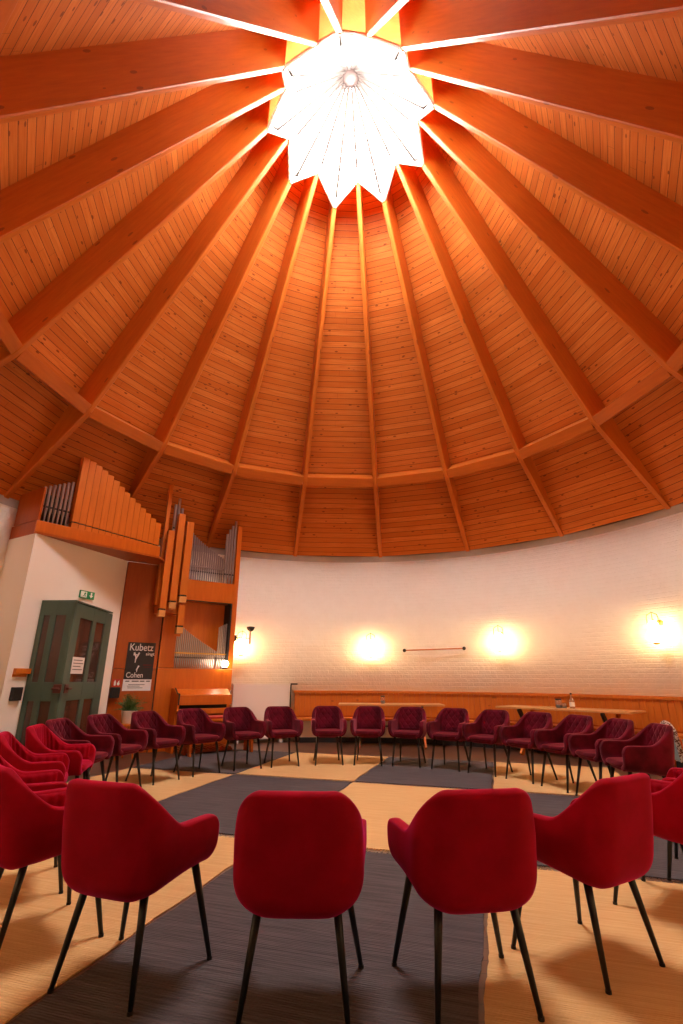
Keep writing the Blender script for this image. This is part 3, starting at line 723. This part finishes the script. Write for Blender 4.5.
s = root('glass_bottle', (*t2(.11, .03), .785)); bm = B(); lathe(bm, [(.04, 0), (.042, .01), (.042, .12), (.016, .17), (.016, .235)], seg=16); obj('body', bm, M['jar'], s)
bm = B(); lathe(bm, [(.0425, .03), (.0425, .10)], seg=16); obj('paper_label', bm, M['paper'], s); bm = B(); lathe(bm, [(.018, .225), (.018, .25)], seg=12); obj('cap', bm, M['black'], s)
tag(s, 'slim glass bottle with pale label on the right table', 'bottle')

# ------------------------------------------------------------------ rugs
E1, E2 = Vector((.9632, -.2689)), Vector((.2689, .9632))
SC_ = [-5.25, -3.563, -1.88, -.175, 1.50, 3.17]; TR = [1.62, 4.27, 6.80, 9.08]
RZ = math.atan2(E1.y, E1.x)
rug_labels = {
 (1, 0): 'beige rag rug under the two chairs at the lower left corner', (2, 0): 'dark grey rag rug in the foreground under the two middle near chairs', (3, 0): 'beige rag rug at the lower right corner under the near chairs',
 (0, 1): 'beige rag rug at the left under the pink-red side chairs', (1, 1): 'grey rag rug left of the beige middle rug, inside the chair ring', (2, 1): 'bare beige rag rug in the middle of the chair ring',
 (3, 1): 'grey rag rug right of the beige middle rug, inside the chair ring', (4, 1): 'beige rag rug at the right side behind the near right chairs',
 (0, 2): 'grey rag rug on the floor in front of the organ', (1, 2): 'beige rag rug under the far chairs left of centre', (2, 2): 'grey rag rug under the far chairs right of centre',
 (3, 2): 'beige rag rug under the far right chairs before the right table', (4, 2): 'grey rag rug by the bench at the far right'}
for (c, r), lab in rug_labels.items():
    if (c, r) == (4, 2): SC_[5], TR[3] = 2.60, 8.25
    s0, s1, t0, t1 = SC_[c] + .012, SC_[c + 1] - .012, TR[r] + .045, TR[r + 1] - .045
    w, d = s1 - s0, t1 - t0; ctr = E1 * (s0 + s1) / 2 + E2 * (t0 + t1) / 2
    grey = (c + r) % 2 == 0; m = M['rug_grey'] if grey else M['rug_beige']
    s = root('rag_rug', (ctr.x, ctr.y, 0), RZ + random.uniform(-.004, .004)); rnd = random.Random(c * 7 + r)
    bm = B(); nx, ny = 40, 60
    def edge(i): return .012 * math.sin(i * .37 + c) + rnd.uniform(-.006, .006)
    ex0 = [edge(j) * .5 for j in range(ny + 1)]; ex1 = [edge(j) * .5 for j in range(ny + 1)]
    gr = [[bm.verts.new((-w / 2 + w * i / nx + (ex0[j] if i == 0 else ex1[j] if i == nx else 0), -d / 2 + d * j / ny, .006)) for i in range(nx + 1)] for j in range(ny + 1)]
    for j in range(ny):
        for i in range(nx): bm.faces.new((gr[j][i], gr[j][i + 1], gr[j + 1][i + 1], gr[j + 1][i]))
    g = bmesh.ops.extrude_face_region(bm, geom=list(bm.faces)); bmesh.ops.translate(bm, verts=[v for v in g['geom'] if isinstance(v, bmesh.types.BMVert)], vec=(0, 0, -.0055))
    obj('woven_field', bm, m, s)
    for sy in (-1, 1):
        bm = B()
        for i in range(70):
            x = -w / 2 + w * (i + rnd.random()) / 70; y = sy * d / 2; L = rnd.uniform(.012, .040); dx = rnd.uniform(-.02, .02)
            tube(bm, (x, y - sy * .004, .0031), (x + dx, y + sy * L, .0028), .0029, .002, 5)
        obj('fringe', bm, m, s)
    tag(s, lab, 'rug', 'rag rugs laid in a chequer on the floor')

# ------------------------------------------------------------------ chairs
def smooth01(x): x = max(0., min(1., x)); return x * x * (3 - 2 * x)
class Shell:
    """shell of an upholstered tub chair facing +y; plan is a rounded U"""
    def __init__(s, half, flare, yf, yb, rc, top, arm, topw, lean):
        s.half, s.flare, s.yf, s.yb, s.rc, s.top, s.arm, s.topw, s.lean = half, flare, yf, yb, rc, top, arm, topw, lean; s.b0 = .35
        s.Lb = half - rc; s.Lc = rc * PI / 2; s.La = yf - (yb + rc); s.L = s.Lb + s.Lc + s.La
    def plan(s, t):
        """t: signed arc length from the middle of the back"""
        sg = 1 if t >= 0 else -1; a = abs(t)
        if a <= s.Lb: x, y, nx, ny = a, s.yb, 0, -1
        elif a <= s.Lb + s.Lc:
            th = (a - s.Lb) / s.rc; x = s.Lb + s.rc * math.sin(th); y = s.yb + s.rc - s.rc * math.cos(th); nx, ny = math.sin(th), -math.cos(th)
        else: x, y, nx, ny = s.half, s.yb + s.rc + (a - s.Lb - s.Lc), 1, 0
        return sg * x, y, sg * nx, ny
    def rim(s, t):
        a = abs(t); e0 = s.topw; e1 = s.Lb + s.Lc + .105
        f = smooth01((a - e0) / (e1 - e0)) ** .95
        z = s.top + (s.arm - s.top) * f
        fr = (s.L - a)
        if fr < .07: z -= .07 - math.sqrt(max(0, .07 ** 2 - (.07 - fr) ** 2))
        return z
    def bot(s, t):
        a = abs(t); return s.b0 + (.412 - s.b0) * smooth01((a - s.Lb * .5) / (s.L - s.Lb))
    def point(s, t, z, off=0.0):
        x, y, nx, ny = s.plan(t); k = z - s.bot(t); rb = .10
        e = 0 if k >= rb else rb - math.sqrt(max(0, rb * rb - (rb - k) ** 2))
        e *= .85 + .15 * abs(ny)
        w = smooth01((.06 - y) / .24)
        up = smooth01((z - .60) / (s.top - .60))
        y -= s.lean * max(0, (z - .42) / (s.top - .42)) * w
        x *= 1 - .10 * up
        x += s.flare * nx * smooth01((y + .16) / .36)
        return Vector((x + nx * (off - e), y + ny * (off - e), z))
def chair(name, sh, kind, fabric, feet_f, feet_r, depth):
    r = root(name, (0, 0, 0))
    # shell
    bm = B(); nu, nv = 46, 12; gr = []
    for j in range(nv + 1):
        row = []
        for i in range(nu + 1):
            t = -sh.L + 2 * sh.L * i / nu; z0, z1 = sh.bot(t), sh.rim(t) - .018
            row.append(bm.verts.new(sh.point(t, z0 + (z1 - z0) * j / nv)))
        gr.append(row)
    for j in range(nv):
        for i in range(nu): bm.faces.new((gr[j][i], gr[j][i + 1], gr[j + 1][i + 1], gr[j + 1][i]))
    o = obj('shell', bm, fabric, r, smooth=True)
    m = o.modifiers.new('s', 'SOLIDIFY'); m.thickness = .056; m.offset = 0; m.use_even_offset = True
    m = o.modifiers.new('b', 'SUBSURF'); m.levels = 2; m.render_levels = 2
    bake(o)
    for p in o.data.polygons: p.use_smooth = True
    # underside pan joined to the shell
    bm = B(); bm.from_mesh(o.data); slab(bm, sh.half * .86, sh.yb + .055, sh.yf - .012, .388, .470, .04, .14, 0); [setattr(v.co, 'z', v.co.z - .035 * smooth01((.12 - v.co.y) / .34)) for v in bm.verts if v.index == -1 and v.co.z < .44]
    bm.to_mesh(o.data); bm.free()
    for p in o.data.polygons: p.use_smooth = True
    # seat cushion
    bm = B(); slab(bm, sh.half * .905, sh.yb + .03, sh.yf + .012, .420, .474, .026, .11, 1 if kind == 'channel' else 2); obj('seat', bm, fabric, r, smooth=True)
    # inner padding with the stitched pattern
    bm = B(); T = sh.Lb + sh.Lc * (1.0 if kind == 'channel' else .62); nu, nv = 120, 56
    if kind == 'channel': T = sh.L - .05
    gr = []
    for j in range(nv + 1):
        row = []
        for i in range(nu + 1):
            t = -T + 2 * T * i / nu; z0, z1 = .49, sh.rim(t) - .030; f = j / nv; z = z0 + (z1 - z0) * f
            e = min(1., min((T - abs(t)) / .03, (1 - f) * (z1 - z0) / .03, 1)); e = max(0., e); e = math.sqrt(1 - (1 - e) ** 2)
            if kind == 'channel': q = 1.4 * abs(math.sin(PI * t / .052)) ** .6
            else:
                a_, b_ = (t / .052 + z / .060) / 2, (t / .052 - z / .060) / 2
                d = min(abs(a_ - round(a_)), abs(b_ - round(b_))); q = 1 - math.exp(-d / .13)
            row.append(bm.verts.new(sh.point(t, z, -(.0225 + .007 * e + .0095 * q * e))))
        gr.append(row)
    for j in range(nv):
        for i in range(nu): bm.faces.new((gr[j][i], gr[j + 1][i], gr[j + 1][i + 1], gr[j][i + 1]))
    obj('back_pad', bm, fabric, r, smooth=True, recalc=False)
    for sx in (-1, 1):
        for sy in (-1, 1):
            tx, ty = sx * (.150 if sy < 0 else .175), (.15 if sy > 0 else -.145)
            fx = sx * (feet_f if sy > 0 else feet_r) / 2; fy = sy * depth / 2
            bm = B(); tube(bm, (fx, fy, .008), (tx, ty, .425), .0105, .0195, 14); leg = obj('leg', bm, M['leg'], r, smooth=False)
            for p in leg.data.polygons: p.use_smooth = len(p.vertices) == 4
            bm = B(); tube(bm, (fx, fy, 0), (fx, fy, .012), .0125, .0125, 12); obj('foot_glide', bm, M['black'], leg)
    return r
def slab(bm, hx, y0, y1, z0, z1, rb, rc, pat):
    """soft rounded slab (superellipse plan), optional stitched channels on top"""
    cy, hy = (y0 + y1) / 2, (y1 - y0) / 2; n = 64; ex = 4.2
    def sup(a, k): c, s_ = math.cos(a), math.sin(a); return hx * k * math.copysign(abs(c) ** (2 / ex), c), cy + hy * k * math.copysign(abs(s_) ** (2 / ex), s_)
    prof = []
    for i in range(5): th = i / 4 * PI / 2; prof.append((1 - rb / hx * (1 - math.sin(th)), z0 + rb * (1 - math.cos(th))))
    for i in range(1, 5): th = i / 4 * PI / 2; prof.append((1 - rb / hx * (1 - math.cos(th)), z1 - rb + rb * math.sin(th)))
    for k in (.80, .68, .56, .44, .32, .20, .1): prof.append((k, z1 + .006 * (1 - k)))
    rings = []
    for k, z in prof:
        row = []
        for i in range(n):
            x, y = sup(2 * PI * i / n, k); dz = 0
            if z > z1 - .01:
                if pat == 1: dz = .007 * (abs(math.sin(PI * x / .052)) ** .6 - .7)
            row.append(bm.verts.new((x, y, z + dz)))
        rings.append(row)
    for a, b in zip(rings, rings[1:]):
        for i in range(n): bm.faces.new((a[i], a[(i + 1) % n], b[(i + 1) % n], b[i]))
    bm.faces.new(rings[0][::-1]); bm.faces.new(rings[-1])
SH_N = Shell(.240, .020, .196, -.268, .120, .826, .628, .180, .068)
SH_F = Shell(.234, .012, .236, -.255, .118, .832, .650, .178, .075)
CH_N = chair('velvet_armchair', SH_N, 'channel', M['crimson'], .515, .41, .45)
CH_F = chair('quilted_armchair', SH_F, 'quilt', M['burgundy'], .415, .40, .50)
near = [ # x, y of the front feet's middle, heading (clockwise from +y), label
 (-0.905, 2.902, 19, 'crimson velvet armchair seen from behind, right arm out, straddling beige and dark rug'),
 (-0.218, 2.767, 0, 'crimson velvet armchair seen squarely from behind in the middle of the dark foreground rug'),
 (0.445, 2.833, -9.5, 'crimson velvet armchair seen from behind on the right edge of the dark foreground rug'),
 (1.0, 3.095, -32, 'crimson velvet armchair at lower right with left arm out, all legs on beige rug'),
 (1.71, 3.66, -45, 'crimson velvet armchair seen from behind, cut by the right edge of the picture'),
 (2.22, 4.07, -54, 'crimson velvet armchair at the right edge, nearly hidden, only an arm and seat corner showing'),
 (-1.444, 3.192, 45, 'crimson velvet armchair seen from behind, cut by the left edge, its ribbed seat showing'),
 (-1.896, 3.74, 57, 'crimson velvet armchair almost wholly hidden at the left edge, only a sliver of back'),
 (-2.34, 4.55, 64, 'pink-red ribbed velvet armchair at the left edge behind the nearest chairs'),
 (-2.47, 5.16, 76, 'pink-red ribbed velvet armchair, its back standing before the green door'),
]
def place(src, first, x, y, hd, dep, z=.0063):
    h = math.radians(hd); ox, oy = x - math.sin(h) * dep, y - math.cos(h) * dep
    if first: src.location = (ox, oy, z); src.rotation_euler = (0, 0, -h); return src
    return dup(src, (ox, oy, z), -h)
for i, (x, y, hd, lab) in enumerate(near):
    tag(place(CH_N, i == 0, x, y, hd, .225), lab, 'chair', 'crimson armchairs of the near half ring')
far = [ # azimuth of the front feet's middle about the room centre, radius, turn
 (-89.6, 2.62, 0, 'burgundy quilted armchair in front of the green door, leftmost of the quilted ones'),
 (-76, 2.62, 0, 'burgundy quilted armchair in front of the white plant pot'),
 (-62.4, 2.62, 0, 'burgundy quilted armchair first to the right of the potted plant'),
 (-48.5, 2.62, 0, 'burgundy quilted armchair in front of the organ keyboard lid'),
 (-34.6, 2.62, 0, 'burgundy quilted armchair in front of the right end of the organ bench'),
 (-22.1, 2.62, 0, 'burgundy quilted armchair in front of the white heating panel'),
 (-7.5, 2.62, 0, 'burgundy quilted armchair by the left end of the left table'),
 (5.3, 2.62, 0, 'burgundy quilted armchair in front of the left table, below its jar'),
 (17.9, 2.62, 0, 'burgundy quilted armchair in front of the right half of the left table'),
 (30.8, 2.62, 0, 'burgundy quilted armchair in front of the gap between the two tables, left one'),
 (42.8, 2.62, 0, 'burgundy quilted armchair before the left end of the right table'),
 (55.35, 2.62, 0, 'burgundy quilted armchair before the right table, left of its jar'),
 (67.3, 2.62, 0, 'burgundy quilted armchair before the right table, just below its bottle'),
 (79.5, 2.62, 0, 'burgundy quilted armchair below the right corner of the right table'),
 (92.0, 2.62, 0, 'burgundy quilted armchair beside the blue-grey chairs, rightmost of the quilted ones'),
]
for i, (az, rad, turn, lab) in enumerate(far):
    p = polar(rad, AZ(az)); tag(place(CH_F, i == 0, p.x, p.y, az + 180 + turn, .25), lab, 'chair', 'burgundy quilted armchairs of the far half ring')

# two blue-grey chairs by the bench at the right
def blue_chair():
    r = root('upholstered_chair', (0, 0, 0))
    outline = []
    for i in range(17): a = PI * i / 16; outline.append((.21 * math.cos(a), .63 + .12 * math.sin(a)))
    prof = [(.21, .36)] + outline + [(-.21, .36)]
    def back(z): return -.19 - .10 * (z - .36) - .05 * max(0, z - .6)
    bm = B(); a = [bm.verts.new((x, back(z) + .025, z)) for x, z in prof]; b = [bm.verts.new((x, back(z) - .025, z)) for x, z in prof]
    n = len(prof); bm.faces.new(a[::-1]); bm.faces.new(b)
    for i in range(n): bm.faces.new((a[i], a[(i + 1) % n], b[(i + 1) % n], b[i]))
    bk = obj('backrest', bm, M['blue_cloth'], r)
    bm = B(); path(bm, [Vector((x * 1.02, back(z), z + (.006 if z > .63 else 0))) for x, z in prof], .027, 8); obj('braided_edge', bm, M['braid'], bk)
    bm = B(); slab(bm, .22, -.20, .24, .40, .48, .03, .1, 0); obj('seat', bm, M['blue_cloth'], r, smooth=True)
    bm = B(); box(bm, -.15, .15, -.20, -.14, .47, .60, .02); obj('orange_cushion', bm, M['orange_cloth'], r)
    for sx in (-1, 1):
        for sy in (-1, 1):
            bm = B(); tube(bm, (sx * .19, sy * .19, 0), (sx * .17, sy * .16, .42), .012, .018); obj('leg', bm, M['trestle'], r)
    return r
BC = blue_chair()
bl = [(3.98, 6.42, 104, 'blue-grey chair with speckled rounded edge behind the rightmost quilted armchair'), (3.90, 5.78, 106, 'blue-grey chair with speckled edge at the right picture edge, nearer one')]
for i, (x, y, hd, lab) in enumerate(bl):
    o = BC if i == 0 else dup(BC, (0, 0, 0), 0)
    o.location = (x, y, 0.008); o.rotation_euler = (0, 0, -math.radians(hd)); tag(o, lab, 'chair', 'blue-grey chairs by the bench')

# potted plant on a little stool
px, py = -3.70, 8.78
s = root('wooden_stool', (px, py, 0)); bm = B(); tube(bm, (0, 0, .50), (0, 0, .53), .17, .17, 24); obj('seat', bm, M['trestle'], s)
for i in range(3):
    a = i * 2 * PI / 3; bm = B(); tube(bm, (.15 * math.cos(a), .15 * math.sin(a), 0), (.09 * math.cos(a), .09 * math.sin(a), .50), .014); obj('leg', bm, M['trestle'], s)
tag(s, 'small round wooden stool carrying the potted plant', 'stool')
s = root('potted_plant', (px, py, .53))
bm = B(); lathe(bm, [(.085, 0), (.092, .012), (.125, .185), (.125, .20), (.112, .20), (.108, .17)], seg=28); obj('pot', bm, M['pot'], s, smooth=False)
bm = B(); tube(bm, (0, 0, .165), (0, 0, .175), .108, .108, 20); obj('soil', bm, M['soil'], s)
bm = B(); rp = random.Random(3)
for i in range(120):
    a = rp.uniform(0, 2 * PI); l = rp.uniform(.15, .30); e = rp.uniform(.05, 1.5); d = Vector((math.cos(a) * math.cos(e), math.sin(a) * math.cos(e), math.sin(e) + .25)).normalized()
    prev = Vector((rp.uniform(-.06, .06), rp.uniform(-.06, .06), .175)); k = 8
    for j in range(k):
        q = prev + (d + Vector((0, 0, -.7 * (j / k) ** 2))).normalized() * (l / k); tube(bm, prev, q, .0016, .0014, 3, False)
        side = d.cross(UP).normalized()
        for sg in (-1, 1):
            w = .026 * rp.uniform(.7, 1.3); up = Vector((0, 0, rp.uniform(-.01, .012)))
            v = [bm.verts.new(x) for x in (q, q + side * sg * w * .5 + d * .008 + up, q + side * sg * w + d * .016, q + side * sg * w * .45 - d * .004)]; bm.faces.new(v)
        prev = q
obj('fronds', bm, M['leaf'], s, recalc=False)
tag(s, 'small green fern in a white pot in front of the organ side', 'plant')

# ------------------------------------------------------------------ light, world, camera
w = bpy.data.worlds.new('World'); SC.world = w; w.use_nodes = True
w.node_tree.nodes['Background'].inputs[0].default_value = (1, .97, .93, 1); w.node_tree.nodes['Background'].inputs[1].default_value = 1.0

F, T, YAW, ROLL, H = 493.7555, .3272, -.0212, .0051, 1.2347
fw = Vector((math.sin(YAW) * math.cos(T), math.cos(YAW) * math.cos(T), math.sin(T)))
R0 = Vector((math.cos(YAW), -math.sin(YAW), 0)); U0 = R0.cross(fw)
Rv = R0 * math.cos(ROLL) + U0 * math.sin(ROLL); Uv = -R0 * math.sin(ROLL) + U0 * math.cos(ROLL)
cd = bpy.data.cameras.new('Camera'); cam = bpy.data.objects.new('Camera', cd); COL.objects.link(cam)
mw = Matrix((Rv, Uv, -fw)).transposed().to_4x4(); mw.translation = (0, 0, H); cam.matrix_world = mw
cd.sensor_fit = 'VERTICAL'; cd.sensor_height = 36; cd.sensor_width = 24; cd.lens = F * 36 / 1024; cd.clip_start = .02; cd.clip_end = 60
SC.camera = cam
SC.view_settings.view_transform = 'Standard'; SC.view_settings.look = 'None'; SC.view_settings.gamma = 1
SC.view_settings.use_curve_mapping = False; SC.view_settings.exposure = 0.98
SC.cycles.use_denoising = True; SC.cycles.max_bounces = 10; SC.cycles.diffuse_bounces = 7
SC.cycles.sample_clamp_indirect = 6.0; SC.cycles.sample_clamp_direct = 20.0; SC.cycles.caustics_reflective = False; SC.cycles.caustics_refractive = False
